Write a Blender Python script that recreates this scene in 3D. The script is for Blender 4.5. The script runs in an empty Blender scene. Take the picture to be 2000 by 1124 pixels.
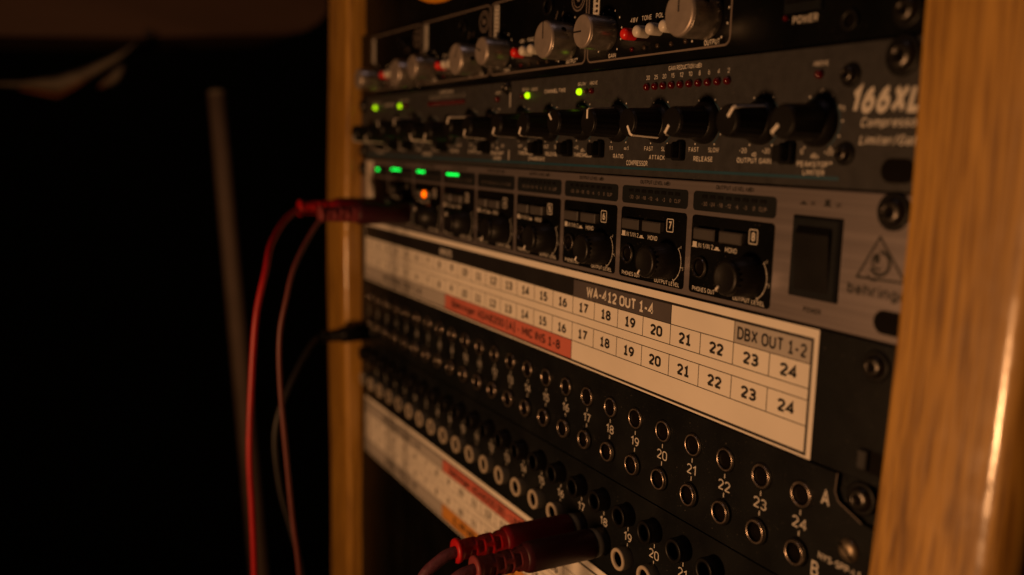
import bpy, math, random
from mathutils import Vector, Matrix
random.seed(7)
D = bpy.data
S = bpy.context.scene
MM = 0.001
PI = math.pi
sin, cos = math.sin, math.cos

# ---------------------------------------------------------------- camera
def cam_axes(yaw, pitch, roll):
    fwd = Vector((-sin(yaw)*cos(pitch), cos(yaw)*cos(pitch), sin(pitch)))
    right = Vector((cos(yaw), sin(yaw), 0))
    up = right.cross(fwd)
    return right*cos(roll)+up*sin(roll), -right*sin(roll)+up*cos(roll), fwd
cam = D.cameras.new('camera')
camo = D.objects.new('camera', cam)
S.collection.objects.link(camo)
rt, up, fw = cam_axes(1.0757, -0.1514, 0.0252)
M4 = Matrix(((rt.x, up.x, -fw.x, 0.6478547), (rt.y, up.y, -fw.y, -0.2230543), (rt.z, up.z, -fw.z, 0.0098690), (0, 0, 0, 1)))
camo.matrix_world = M4
cam.sensor_width = 36
cam.lens = 1773.26/2000*36
cam.clip_start = 0.01
cam.clip_end = 30
cam.dof.use_dof = True
cam.dof.focus_distance = 0.365
cam.dof.aperture_fstop = 5.2
S.camera = camo

# ---------------------------------------------------------------- light
W = D.worlds.new('World'); S.world = W; W.use_nodes = True
W.node_tree.nodes['Background'].inputs[0].default_value = (0.9, 0.45, 0.28, 1)
W.node_tree.nodes['Background'].inputs[1].default_value = 0.0015
def area(name, loc, target, size, power, col):
    l = D.lights.new(name, 'AREA'); l.shape = 'DISK'; l.size = size; l.energy = power; l.color = col
    o = D.objects.new(name, l); S.collection.objects.link(o)
    o.location = Vector(loc)
    o.rotation_euler = (Vector(target)-Vector(loc)).to_track_quat('-Z', 'Y').to_euler()
area('desk_lamp_light', (0.39, -0.60, -0.172), (0.22, 0, -0.05), 0.085, 2.4, (1.0, 0.47, 0.185))
area('top_fill_light', (0.45, -0.28, 0.95), (0.28, -0.01, 0.0), 0.30, 0.18, (1.0, 0.70, 0.70))  # added weak fill from overhead, no real monitor; lifts upward-facing edges
S.view_settings.view_transform = 'Standard'
S.view_settings.look = 'None'
S.view_settings.exposure = 0
S.view_settings.gamma = 1

# ---------------------------------------------------------------- materials
def newmat(name):
    m = D.materials.new(name); m.use_nodes = True
    nt = m.node_tree
    return m, nt, nt.nodes['Principled BSDF']
def mat(name, col, rough=0.5, metal=0.0, var=0.12, scale=60, bump=0.0, bscale=900, coat=0.0, emit=None, estr=0, spec=0.5, aniso=None, dust=0.0):
    m, nt, b = newmat(name)
    N, L = nt.nodes, nt.links
    tc = N.new('ShaderNodeTexCoord')
    mp = N.new('ShaderNodeMapping'); L.new(tc.outputs['Object'], mp.inputs[0])
    if aniso: mp.inputs['Scale'].default_value = aniso
    nz = N.new('ShaderNodeTexNoise'); nz.inputs['Scale'].default_value = scale; nz.inputs['Detail'].default_value = 6
    L.new(mp.outputs[0], nz.inputs[0])
    mr = N.new('ShaderNodeMapRange'); L.new(nz.outputs[0], mr.inputs[0])
    mr.inputs[1].default_value = 0.3; mr.inputs[2].default_value = 0.7
    mr.inputs[3].default_value = 1-var; mr.inputs[4].default_value = 1+var
    mx = N.new('ShaderNodeVectorMath'); mx.operation = 'SCALE'; mx.inputs[0].default_value = col
    L.new(mr.outputs[0], mx.inputs['Scale'])
    if dust:
        nd = N.new('ShaderNodeTexNoise'); nd.inputs['Scale'].default_value = 1100; nd.inputs['Detail'].default_value = 1; L.new(mp.outputs[0], nd.inputs[0])
        nl = N.new('ShaderNodeTexNoise'); nl.inputs['Scale'].default_value = 28; nl.inputs['Detail'].default_value = 4; L.new(mp.outputs[0], nl.inputs[0])
        d1 = N.new('ShaderNodeMapRange'); L.new(nd.outputs[0], d1.inputs[0]); d1.inputs[1].default_value = 0.70; d1.inputs[2].default_value = 0.80
        d2 = N.new('ShaderNodeMapRange'); L.new(nl.outputs[0], d2.inputs[0]); d2.inputs[1].default_value = 0.42; d2.inputs[2].default_value = 0.72; d2.inputs[4].default_value = 0.06
        ad = N.new('ShaderNodeMath'); ad.operation = 'ADD'; L.new(d1.outputs[0], ad.inputs[0]); L.new(d2.outputs[0], ad.inputs[1])
        ml = N.new('ShaderNodeMath'); ml.operation = 'MULTIPLY'; L.new(ad.outputs[0], ml.inputs[0]); ml.inputs[1].default_value = dust; ml.use_clamp = True
        mm_ = N.new('ShaderNodeMix'); mm_.data_type = 'RGBA'; L.new(ml.outputs[0], mm_.inputs[0]); L.new(mx.outputs[0], mm_.inputs[6]); mm_.inputs[7].default_value = (0.22, 0.20, 0.18, 1)
        L.new(mm_.outputs[2], b.inputs['Base Color'])
    else:
        L.new(mx.outputs[0], b.inputs['Base Color'])
    rr = N.new('ShaderNodeMapRange'); L.new(nz.outputs[0], rr.inputs[0])
    rr.inputs[3].default_value = max(rough-0.08, 0.03); rr.inputs[4].default_value = min(rough+0.08, 1)
    L.new(rr.outputs[0], b.inputs['Roughness'])
    b.inputs['Metallic'].default_value = metal
    b.inputs['Specular IOR Level'].default_value = spec
    b.inputs['Coat Weight'].default_value = coat
    b.inputs['Coat Roughness'].default_value = 0.15
    if bump:
        n2 = N.new('ShaderNodeTexNoise'); n2.inputs['Scale'].default_value = bscale; n2.inputs['Detail'].default_value = 3
        L.new(mp.outputs[0], n2.inputs[0])
        bp = N.new('ShaderNodeBump'); bp.inputs['Strength'].default_value = bump; bp.inputs['Distance'].default_value = 0.0004
        L.new(n2.outputs[0], bp.inputs['Height']); L.new(bp.outputs[0], b.inputs['Normal'])
    if emit:
        b.inputs['Emission Color'].default_value = (*emit, 1); b.inputs['Emission Strength'].default_value = estr
    return m
def wood_mat():
    m, nt, b = newmat('oak_varnished')
    N, L = nt.nodes, nt.links
    tc = N.new('ShaderNodeTexCoord')
    mp = N.new('ShaderNodeMapping'); mp.inputs['Scale'].default_value = (1, 1, 0.035)
    mp.inputs['Rotation'].default_value = (0.02, 0.03, 0)
    L.new(tc.outputs['Object'], mp.inputs[0])
    n1 = N.new('ShaderNodeTexNoise'); n1.inputs['Scale'].default_value = 330; n1.inputs['Detail'].default_value = 5; n1.inputs['Distortion'].default_value = 0.6
    n2 = N.new('ShaderNodeTexNoise'); n2.inputs['Scale'].default_value = 800; n2.inputs['Detail'].default_value = 8
    n3 = N.new('ShaderNodeTexNoise'); n3.inputs['Scale'].default_value = 95; n3.inputs['Detail'].default_value = 2
    for n in (n1, n2, n3): L.new(mp.outputs[0], n.inputs[0])
    cr = N.new('ShaderNodeValToRGB'); L.new(n1.outputs[0], cr.inputs[0])
    cr.color_ramp.elements[0].position = 0.36; cr.color_ramp.elements[0].color = (0.33, 0.165, 0.022, 1)
    cr.color_ramp.elements[1].position = 0.62; cr.color_ramp.elements[1].color = (0.55, 0.30, 0.050, 1)
    e = cr.color_ramp.elements.new(0.48); e.color = (0.47, 0.25, 0.038, 1)
    c2 = N.new('ShaderNodeValToRGB'); L.new(n2.outputs[0], c2.inputs[0])
    c2.color_ramp.elements[0].position = 0.34; c2.color_ramp.elements[0].color = (0.34, 0.27, 0.20, 1)
    c2.color_ramp.elements[1].position = 0.52; c2.color_ramp.elements[1].color = (1, 1, 1, 1)
    c3 = N.new('ShaderNodeMapRange'); L.new(n3.outputs[0], c3.inputs[0]); c3.inputs[3].default_value = 0.85; c3.inputs[4].default_value = 1.12
    m1 = N.new('ShaderNodeMix'); m1.data_type = 'RGBA'; m1.blend_type = 'MULTIPLY'; m1.inputs[0].default_value = 0.75
    L.new(cr.outputs[0], m1.inputs[6]); L.new(c2.outputs[0], m1.inputs[7])
    v = N.new('ShaderNodeVectorMath'); v.operation = 'SCALE'; L.new(m1.outputs[2], v.inputs[0]); L.new(c3.outputs[0], v.inputs['Scale'])
    L.new(v.outputs[0], b.inputs['Base Color'])
    b.inputs['Roughness'].default_value = 0.5
    b.inputs['Coat Weight'].default_value = 1.0
    b.inputs['Coat Roughness'].default_value = 0.12
    bp = N.new('ShaderNodeBump'); bp.inputs['Strength'].default_value = 0.35; bp.inputs['Distance'].default_value = 0.0006
    L.new(n2.outputs[0], bp.inputs['Height']); L.new(bp.outputs[0], b.inputs['Normal'])
    n4 = N.new('ShaderNodeTexNoise'); n4.inputs['Scale'].default_value = 70; L.new(tc.outputs['Object'], n4.inputs[0])
    n5 = N.new('ShaderNodeTexNoise'); n5.inputs['Scale'].default_value = 130; n5.inputs['Detail'].default_value = 9; L.new(tc.outputs['Object'], n5.inputs[0])
    cm = N.new('ShaderNodeMapRange'); L.new(n5.outputs[0], cm.inputs[0]); cm.inputs[1].default_value = 0.35; cm.inputs[2].default_value = 0.7; cm.inputs[3].default_value = 0.08; cm.inputs[4].default_value = 0.26
    L.new(cm.outputs[0], b.inputs['Coat Roughness'])
    bp2 = N.new('ShaderNodeBump'); bp2.inputs['Strength'].default_value = 0.25; bp2.inputs['Distance'].default_value = 0.0008
    L.new(n4.outputs[0], bp2.inputs['Height']); L.new(bp2.outputs[0], b.inputs['Coat Normal'])
    return m
OAK = wood_mat()
BLACKPAINT = mat('black_powder_coat', (0.0062, 0.0075, 0.0085), 0.38, spec=0.14, dust=0.35, var=0.25, bump=0.35, bscale=1800)
BLACKMATTE = mat('black_matte_plastic', (0.005, 0.005, 0.005), 0.42, spec=0.25, var=0.2, bump=0.1)
BLACKGLOSS = mat('black_gloss_panel', (0.0025, 0.003, 0.0035), 0.34, spec=0.14, dust=0.22, var=0.2)
KNOBBLACK = mat('black_knob_plastic', (0.008, 0.0075, 0.0075), 0.4, spec=0.28, var=0.2, bump=0.15)
GREYPAINT = mat('slate_grey_paint', (0.037, 0.0375, 0.040), 0.5, spec=0.2, dust=0.35, var=0.16, scale=220, bump=0.45, bscale=1500)
SILVER = mat('brushed_silver_face', (0.29, 0.262, 0.275), 0.38, metal=0.68, spec=0.3, var=0.05, scale=90, aniso=(0.06, 1, 6), bump=0.12, bscale=500)
DARKGREY = mat('charcoal_window', (0.012, 0.014, 0.016), 0.4, spec=0.2, var=0.15)
ALU = mat('turned_aluminium', (0.46, 0.40, 0.36), 0.42, metal=0.6, var=0.08, scale=200)
ALUSIDE = mat('knurled_aluminium', (0.50, 0.46, 0.41), 0.30, metal=0.88, var=0.2, scale=300)
CHROME = mat('worn_steel', (0.5, 0.46, 0.42), 0.3, metal=1.0, var=0.2, scale=300)
NICKEL = mat('nickel_ring', (0.52, 0.44, 0.38), 0.27, metal=0.9, var=0.3, scale=400)
BRASS = mat('dull_brass', (0.22, 0.18, 0.13), 0.42, metal=0.7, var=0.25, scale=300)
DARKSTEEL = mat('blackened_steel', (0.075, 0.07, 0.065), 0.30, metal=0.9, var=0.45, scale=500, bump=0.4, bscale=900)
BORE = mat('bore_shade_dark', (0.004, 0.003, 0.0025), 0.5, spec=0.06, var=0.2)  # near-black colour stands in for the shade inside shallow holes
WHITENUT = mat('ivory_nylon', (0.40, 0.35, 0.28), 0.5, var=0.12)
GREYNUT = mat('grey_nylon', (0.055, 0.056, 0.058), 0.55, var=0.12)
PAPER = mat('laminated_paper', (0.80, 0.775, 0.725), 0.5, var=0.06, scale=22, bump=0.25, bscale=60)
INKBLACK = mat('black_ink', (0.012, 0.011, 0.012), 0.5, var=0.1)
INKGREY = mat('grey_ink_block', (0.42, 0.40, 0.385), 0.55, var=0.04)
INKDARK = mat('charcoal_ink_block', (0.085, 0.075, 0.08), 0.5, var=0.06)
INKRED = mat('red_ink_block', (0.58, 0.15, 0.11), 0.55, var=0.05)
INKORANGE = mat('orange_ink_block', (0.62, 0.27, 0.05), 0.55, var=0.05)
INKWHITE = mat('white_ink', (0.72, 0.70, 0.66), 0.55, var=0.05)
SCREEN_W = mat('white_screen_print', (0.62, 0.60, 0.56), 0.5, var=0.08)
SCREEN_DIM = mat('ivory_panel_line', (0.17, 0.14, 0.125), 0.5, var=0.1)
SCREEN_K = mat('black_screen_print', (0.008, 0.008, 0.008), 0.5, var=0.08)
TEAL = mat('teal_stripe', (0.012, 0.062, 0.10), 0.5, var=0.1)
POINTER = mat('white_pointer', (0.86, 0.82, 0.75), 0.45, var=0.04)
BTNGREY = mat('grey_button_plastic', (0.06, 0.056, 0.056), 0.4, var=0.1)
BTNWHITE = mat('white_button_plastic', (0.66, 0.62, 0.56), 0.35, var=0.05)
BTNRED = mat('red_button_plastic', (0.75, 0.02, 0.015), 0.3, var=0.05)
LEDRED = mat('unlit_red_lens', (0.085, 0.002, 0.003), 0.12, var=0.1, coat=0.5)
LEDDARK = mat('unlit_dark_lens', (0.05, 0.035, 0.025), 0.15, var=0.1)
LEDGREEN = mat('lit_lime_lens', (0.2, 0.4, 0.02), 0.3, emit=(0.50, 0.95, 0.0), estr=1.3)
LEDBEH = mat('lit_green_lens', (0.02, 0.4, 0.05), 0.3, emit=(0.0, 1.0, 0.07), estr=2.6)
LEDORANGE = mat('lit_orange_lens', (0.5, 0.1, 0.01), 0.3, emit=(1.0, 0.12, 0.0), estr=2.6)
PLUGRED = mat('red_plug_rubber', (0.13, 0.002, 0.008), 0.5, spec=0.25, var=0.12, bump=0.2)
PLUGWINE = mat('wine_plug_rubber', (0.045, 0.008, 0.013), 0.5, spec=0.25, var=0.15, bump=0.2)
BOOTRED = mat('red_boot_rubber', (0.36, 0.006, 0.008), 0.45, spec=0.3, var=0.15, bump=0.2)  # redder than the plug body, brightened further to carry its lamp-lit rim
BOOTWINE = mat('wine_boot_rubber', (0.17, 0.03, 0.035), 0.5, spec=0.25, var=0.2, bump=0.2)  # paler than the wine body, its lit rim's brightness put into the colour
CABLERED = mat('red_cable_jacket', (0.33, 0.007, 0.012), 0.45, var=0.12, scale=120)
CABLEROSE = mat('faded_red_cable_jacket', (0.12, 0.030, 0.028), 0.5, var=0.12, scale=120)
CABLEWINE = mat('dusty_wine_cable_jacket', (0.09, 0.022, 0.04), 0.6, var=0.25, scale=400, bump=0.5)
CABLEGREY = mat('grey_black_cable_jacket', (0.024, 0.022, 0.021), 0.5, var=0.15)
CABLEYEL = mat('yellow_cable_jacket', (0.55, 0.22, 0.01), 0.45, var=0.08)
WALLBLACK = mat('dark_room_wall', (0.012, 0.02, 0.02), 0.9, var=0.3, scale=3)
MAROON = mat('maroon_curtain_cloth', (0.16, 0.012, 0.05), 0.9, var=0.3, scale=12)
SHELFBROWN = mat('dark_walnut', (0.20, 0.115, 0.075), 0.6, var=0.2, scale=14, aniso=(1, 0.2, 1))
POLEMAT = mat('pine_pole', (0.30, 0.22, 0.17), 0.6, var=0.15, scale=20)
CLOTH = mat('pale_cloth', (0.40, 0.34, 0.26), 0.9, var=0.3, scale=30)
CLOTHOR = mat('rust_cloth', (0.42, 0.14, 0.04), 0.9, var=0.3, scale=30)

# ---------------------------------------------------------------- mesh helpers (millimetres in, metres out)
class MB:
    def __init__(s): s.v = []; s.f = []; s.m = []; s.sm = []
    def add(s, vs, fs, m=0, smooth=False):
        o = len(s.v); s.v += [tuple(a) for a in vs]
        for f in fs: s.f.append(tuple(i+o for i in f)); s.m.append(m); s.sm.append(smooth)
        return s
    def box(s, x0, x1, y0, y1, z0, z1, m=0, bev=0.0):
        if bev <= 0:
            vs = [(x, y, z) for x in (x0, x1) for y in (y0, y1) for z in (z0, z1)]
            return s.add(vs, [(0, 1, 3, 2), (4, 6, 7, 5), (0, 4, 5, 1), (2, 3, 7, 6), (0, 2, 6, 4), (1, 5, 7, 3)], m)
        # bevelled toward the front (-y)
        b = bev
        A = [(x0, y1, z0), (x1, y1, z0), (x1, y1, z1), (x0, y1, z1)]
        B = [(x0, y0+b, z0), (x1, y0+b, z0), (x1, y0+b, z1), (x0, y0+b, z1)]
        Cc = [(x0+b, y0, z0+b), (x1-b, y0, z0+b), (x1-b, y0, z1-b), (x0+b, y0, z1-b)]
        fs = [(8, 9, 10, 11), (3, 2, 1, 0)]
        for k in range(4):
            j = (k+1) % 4
            fs += [(k, j, 4+j, 4+k), (4+k, 4+j, 8+j, 8+k)]
        return s.add(A+B+Cc, fs, m)
    def lathe(s, cx, cz, prof, n=32, m=0, flute=None, smooth=True, ph=0):
        # prof: (radius, y) list, axis along y; front (-y) last
        vs = []
        for r, y in prof:
            for k in range(n):
                a = ph+2*PI*k/n
                rr = r*(1+(flute(k, n, y) if flute else 0))
                vs.append((cx+rr*cos(a), y, cz+rr*sin(a)))
        fs = []
        for i in range(len(prof)-1):
            for k in range(n):
                j = (k+1) % n
                fs.append((i*n+k, i*n+j, (i+1)*n+j, (i+1)*n+k))
        s.add(vs, fs, m, smooth)
        o = len(s.v)-n
        if prof[-1][0] > 1e-6:
            s.f.append(tuple(o+k for k in range(n))); s.m.append(m); s.sm.append(False)
        return s
    def ring(s, cx, cz, ro, ri, y0, y1, depth, n=28, m=0, mb=1, rnd=0.35):
        # tube nut: outer wall y0(back)->y1(front), rounded lip, inner wall back to depth, dark floor
        pr = [(ro, y0), (ro, y1+rnd), (ro-rnd*0.4, y1+rnd*0.15), (ro-rnd, y1), (ri+rnd*0.6, y1), (ri, y1+rnd*0.7), (ri*0.97, y1+rnd*2)]
        vs = []
        for r, y in pr:
            for k in range(n):
                a = 2*PI*k/n; vs.append((cx+r*cos(a), y, cz+r*sin(a)))
        fs = []
        for i in range(len(pr)-1):
            for k in range(n):
                j = (k+1) % n; fs.append((i*n+k, i*n+j, (i+1)*n+j, (i+1)*n+k))
        s.add(vs, fs, m, True)
        if ro-ri < 0.75 and mb != m and ri > 3.4:
            for q in range(n): s.m[-1-q] = mb  # inner wall takes the dark material, shading a bore that has no depth
        return s
    def tube(s, pts, r, n=12, m=0, caps=True):
        P = [Vector(p) for p in pts]
        T = []
        for i in range(len(P)):
            a = P[max(i-1, 0)]; b = P[min(i+1, len(P)-1)]; T.append((b-a).normalized())
        u = T[0].orthogonal().normalized(); vs = []
        for i, p in enumerate(P):
            u = (u-T[i]*u.dot(T[i])).normalized(); w = T[i].cross(u)
            ri = r[i] if isinstance(r, (list, tuple)) else r
            for k in range(n):
                a = 2*PI*k/n; vs.append(p+u*(ri*cos(a))+w*(ri*sin(a)))
        fs = [(i*n+k, i*n+(k+1) % n, (i+1)*n+(k+1) % n, (i+1)*n+k) for i in range(len(P)-1) for k in range(n)]
        s.add(vs, fs, m, True)
        if caps:
            o = len(s.v)-len(vs)
            s.f.append(tuple(o+k for k in reversed(range(n)))); s.m.append(m); s.sm.append(False)
            s.f.append(tuple(o+len(vs)-n+k for k in range(n))); s.m.append(m); s.sm.append(False)
        return s
    def plate(s, x0, x1, z0, z1, r, y0, y1, m=0, seg=5):
        # rounded rectangle plate, back y0 front y1 (y1<y0)
        pts = rrect(x0, x1, z0, z1, r, seg); n = len(pts)
        vs = [(x, y0, z) for x, z in pts]+[(x, y1, z) for x, z in pts]
        fs = [(k, (k+1) % n, n+(k+1) % n, n+k) for k in range(n)]+[tuple(range(n, 2*n))]
        return s.add(vs, fs, m)
    def frame(s, x0, x1, z0, z1, r, w, y0, y1, m=0, seg=5):
        a = rrect(x0, x1, z0, z1, r, seg); b = rrect(x0+w, x1-w, z0+w, z1-w, max(r-w, 0.01), seg); n = len(a)
        vs = [(x, y0, z) for x, z in a]+[(x, y1, z) for x, z in a]+[(x, y1, z) for x, z in b]+[(x, y0, z) for x, z in b]
        fs = []
        for k in range(n):
            j = (k+1) % n
            for q in range(3): fs.append((q*n+k, q*n+j, (q+1)*n+j, (q+1)*n+k))
        return s.add(vs, fs, m)
    def flat(s, pts, y, m=0):
        return s.add([(x, y, z) for x, z in pts], [tuple(range(len(pts)))], m)
    def disc(s, cx, cz, r, y, n=10, m=0):
        return s.flat([(cx+r*cos(2*PI*k/n), cz+r*sin(2*PI*k/n)) for k in range(n)], y, m)
    def arc(s, cx, cz, r, w, a0, a1, y, m=0, n=24):
        vs = []
        for k in range(n+1):
            a = math.radians(a0+(a1-a0)*k/n)
            vs += [(cx+(r-w/2)*cos(a), y, cz+(r-w/2)*sin(a)), (cx+(r+w/2)*cos(a), y, cz+(r+w/2)*sin(a))]
        return s.add(vs, [(2*k, 2*k+1, 2*k+3, 2*k+2) for k in range(n)], m)
    def line(s, x0, z0, x1, z1, w, y, m=0):
        d = Vector((x1-x0, z1-z0)).normalized()*w/2
        return s.flat([(x0-d.y, z0+d.x), (x0+d.y, z0-d.x), (x1+d.y, z1-d.x), (x1-d.y, z1+d.x)], y, m)
    def build(s, name, mats, parent=None, loc=(0, 0, 0), fixn=True):
        me = D.meshes.new(name)
        me.from_pydata([(a*MM, b*MM, c*MM) for a, b, c in s.v], [], s.f)
        if not isinstance(mats, (list, tuple)): mats = [mats]
        for q in mats: me.materials.append(q)
        me.polygons.foreach_set('material_index', s.m)
        me.polygons.foreach_set('use_smooth', s.sm)
        me.update()
        o = D.objects.new(name, me); S.collection.objects.link(o)
        o.location = Vector(loc)*MM
        if parent: o.parent = parent
        return o
def rrect(x0, x1, z0, z1, r, seg=5):
    pts = []
    for cx, cz, a0 in ((x1-r, z1-r, 0), (x0+r, z1-r, 90), (x0+r, z0+r, 180), (x1-r, z0+r, 270)):
        for k in range(seg+1):
            a = math.radians(a0+90*k/seg); pts.append((cx+r*cos(a), cz+r*sin(a)))
    return pts
def thing(name, label, cat, loc=(0, 0, 0), group=None):
    o = D.objects.new(name, None); S.collection.objects.link(o)
    o.empty_display_size = 0.01
    o.location = Vector(loc)*MM; o['label'] = label; o['category'] = cat
    if group: o['group'] = group
    return o
def inst(src, parent, loc, name=None, ry=0.0):
    o = src.copy(); S.collection.objects.link(o); o.parent = parent; o.location = Vector(loc)*MM
    if ry: o.rotation_euler = (0, ry, 0)
    for ch in src.children:
        c = ch.copy(); S.collection.objects.link(c); c.parent = o
    return o
# stroke lettering: every glyph is a set of centre lines, swept to a flat ribbon
def _A(cx, cy, rx, ry, a0, a1, n=None):
    n = n or max(3, int(abs(a1-a0)/22))
    return [(cx+rx*cos(math.radians(a0+(a1-a0)*k/n)), cy+ry*sin(math.radians(a0+(a1-a0)*k/n))) for k in range(n+1)]
def _O(w, y0, y1):
    r = min(w/2, (y1-y0)/2*0.75); cx = w/2
    return _A(cx, y1-r, w/2, r, 90, 180)+_A(cx, y0+r, w/2, r, 180, 360)+_A(cx, y1-r, w/2, r, 0, 90)
_x = 0.70
G_ = {
 '0': (.52, [_O(.52, 0, 1)]), 'O': (.60, [_O(.60, 0, 1)]), 'Q': (.6, [_O(.6, 0, 1)]),
 '1': (.34, [[(0, .76), (.26, 1), (.26, 0)]]),
 '2': (.50, [_A(.25, .73, .25, .27, 170, -25)+[(.0, .0)], [(0, 0), (.52, 0)]]),
 '3': (.50, [_A(.24, .75, .23, .25, 155, -90)+_A(.24, .26, .26, .26, 90, -155)]),
 '4': (.56, [[(.40, 0), (.40, 1), (0, .28), (.56, .28)]]),
 '5': (.50, [[(.46, 1), (.08, 1), (.04, .56)]+_A(.23, .31, .27, .31, 120, -150)]),
 '6': (.52, [_A(.26, .30, .26, .30, 150, -210), [(.02, .36), (.06, .62), (.18, .85), (.40, 1)]]),
 '7': (.50, [[(0, 1), (.50, 1), (.16, 0)]]),
 '8': (.52, [_A(.26, .76, .22, .24, -90, 270), _A(.26, .27, .26, .27, 90, 450)]),
 '9': (.52, [_A(.26, .70, .26, .30, -30, 330), [(.50, .64), (.46, .38), (.34, .15), (.12, 0)]]),
 'A': (.62, [[(0, 0), (.31, 1), (.62, 0)], [(.12, .32), (.50, .32)]]),
 'B': (.52, [[(0, 0), (0, 1), (.26, 1)]+_A(.26, .76, .24, .24, 90, -90)+_A(.26, .26, .27, .26, 90, -90)+[(0, 0)], [(0, .52), (.28, .52)]]),
 'C': (.56, [_A(.29, .70, .29, .30, 25, 180)+_A(.29, .30, .29, .30, 180, 335)]),
 'D': (.58, [[(0, 0), (0, 1), (.24, 1)]+_A(.24, .66, .34, .34, 90, 0)+_A(.24, .34, .34, .34, 0, -90)+[(0, 0)]]),
 'E': (.46, [[(.46, 1), (0, 1), (0, 0), (.46, 0)], [(0, .52), (.40, .52)]]),
 'F': (.46, [[(.46, 1), (0, 1), (0, 0)], [(0, .5), (.40, .5)]]),
 'G': (.60, [_A(.30, .70, .30, .30, 30, 180)+_A(.30, .30, .30, .30, 180, 360)+[(.60, .46), (.34, .46)]]),
 'H': (.56, [[(0, 0), (0, 1)], [(.56, 0), (.56, 1)], [(0, .52), (.56, .52)]]),
 'I': (.0, [[(0, 0), (0, 1)]]),
 'K': (.54, [[(0, 0), (0, 1)], [(.52, 1), (.02, .42)], [(.18, .60), (.56, 0)]]),
 'L': (.44, [[(0, 1), (0, 0), (.44, 0)]]),
 'M': (.68, [[(0, 0), (0, 1), (.34, .30), (.68, 1), (.68, 0)]]),
 'N': (.56, [[(0, 0), (0, 1), (.56, 0), (.56, 1)]]),
 'P': (.52, [[(0, 0), (0, 1), (.26, 1)]+_A(.26, .73, .26, .27, 90, -90)+[(0, .46)]]),
 'R': (.54, [[(0, 0), (0, 1), (.26, 1)]+_A(.26, .74, .26, .26, 90, -90)+[(0, .48)], [(.28, .48), (.56, 0)]]),
 'S': (.52, [_A(.26, .75, .25, .25, 30, 225)+[(.30, .48)]+_A(.26, .26, .26, .26, 50, -155)]),
 'T': (.56, [[(0, 1), (.56, 1)], [(.28, 1), (.28, 0)]]),
 'U': (.56, [[(0, 1)]+_A(.28, .28, .28, .28, 180, 360)+[(.56, 1)]]),
 'V': (.60, [[(0, 1), (.30, 0), (.60, 1)]]),
 'W': (.86, [[(0, 1), (.20, 0), (.43, .9), (.66, 0), (.86, 1)]]),
 'X': (.58, [[(0, 0), (.58, 1)], [(0, 1), (.58, 0)]]),
 'Y': (.58, [[(0, 1), (.29, .46), (.58, 1)], [(.29, .46), (.29, 0)]]),
 'Z': (.52, [[(0, 1), (.52, 1), (0, 0), (.52, 0)]]),
 'a': (.42, [[(.42, 0), (.42, .5)]+_A(.22, .5, .20, .2, 0, 150), _A(.2, .19, .2, .19, 0, 360)]),
 'b': (.44, [[(0, 0), (0, 1)], _A(.22, .35, .22, .35, 180, -180)]),
 'd': (.44, [[(.44, 0), (.44, 1)], _A(.22, .35, .22, .35, 0, 360)]),
 'e': (.44, [[(0, .36), (.44, .36)]+_A(.22, .36, .22, .34, 0, 320)]),
 'g': (.44, [_A(.22, .36, .22, .34, 0, 360), [(.44, .70), (.44, 0)]+_A(.22, -.06, .22, .2, 0, -140)]),
 'h': (.44, [[(0, 0), (0, 1)], [(0, .42)]+_A(.22, .46, .22, .24, 170, 0)+[(.44, 0)]]),
 'i': (.0, [[(0, 0), (0, .7)], [(0, .88), (0, 1.0)]]),
 'm': (.70, [[(0, 0), (0, .7)], _A(.175, .48, .175, .22, 170, 0)+[(.35, 0)], _A(.525, .48, .175, .22, 170, 0)+[(.70, 0)]]),
 'n': (.44, [[(0, 0), (0, .7)], [(0, .42)]+_A(.22, .46, .22, .24, 170, 0)+[(.44, 0)]]),
 'o': (.46, [_A(.23, .35, .23, .35, 0, 360)]),
 'p': (.44, [[(0, -.28), (0, .7)], _A(.22, .35, .22, .35, 180, -180)]),
 'r': (.30, [[(0, 0), (0, .7)], [(0, .42)]+_A(.22, .46, .22, .24, 170, 60)]),
 's': (.40, [_A(.20, .53, .19, .17, 30, 225)+[(.24, .34)]+_A(.20, .17, .20, .17, 50, -155)]),
 't': (.28, [[(.10, .95), (.10, .12), (.16, 0), (.28, 0)], [(0, .68), (.28, .68)]]),
 'u': (.44, [[(0, .7)]+_A(.22, .22, .22, .22, 180, 360)+[(.44, .7)], [(.44, .7), (.44, 0)]]),
 '/': (.38, [[(0, -.05), (.38, 1.05)]]), '-': (.30, [[(0, .42), (.30, .42)]]),
 '+': (.44, [[(0, .44), (.44, .44)], [(.22, .22), (.22, .66)]]),
 ':': (.0, [[(0, .08), (0, .22)], [(0, .56), (0, .70)]]), '.': (.0, [[(0, 0), (0, .12)]]),
 '(': (.18, [_A(.36, .45, .36, .62, 130, 230)]), ')': (.18, [_A(-.18, .45, .36, .62, 50, -50)]),
 '[': (.18, [[(.18, 1.1), (0, 1.1), (0, -.12), (.18, -.12)]]), ']': (.18, [[(0, 1.1), (.18, 1.1), (.18, -.12), (0, -.12)]]),
 '\u221e': (.86, [_A(.22, .4, .22, .22, 20, 340), _A(.64, .4, .22, .22, 160, -160), [(.42, .46), (.44, .34)]]),
 '\u2122': (.40, [[(0, 1), (.16, 1)], [(.08, 1), (.08, .7)], [(.22, .7), (.22, 1), (.31, .82), (.40, 1), (.40, .7)]]),
}
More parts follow.
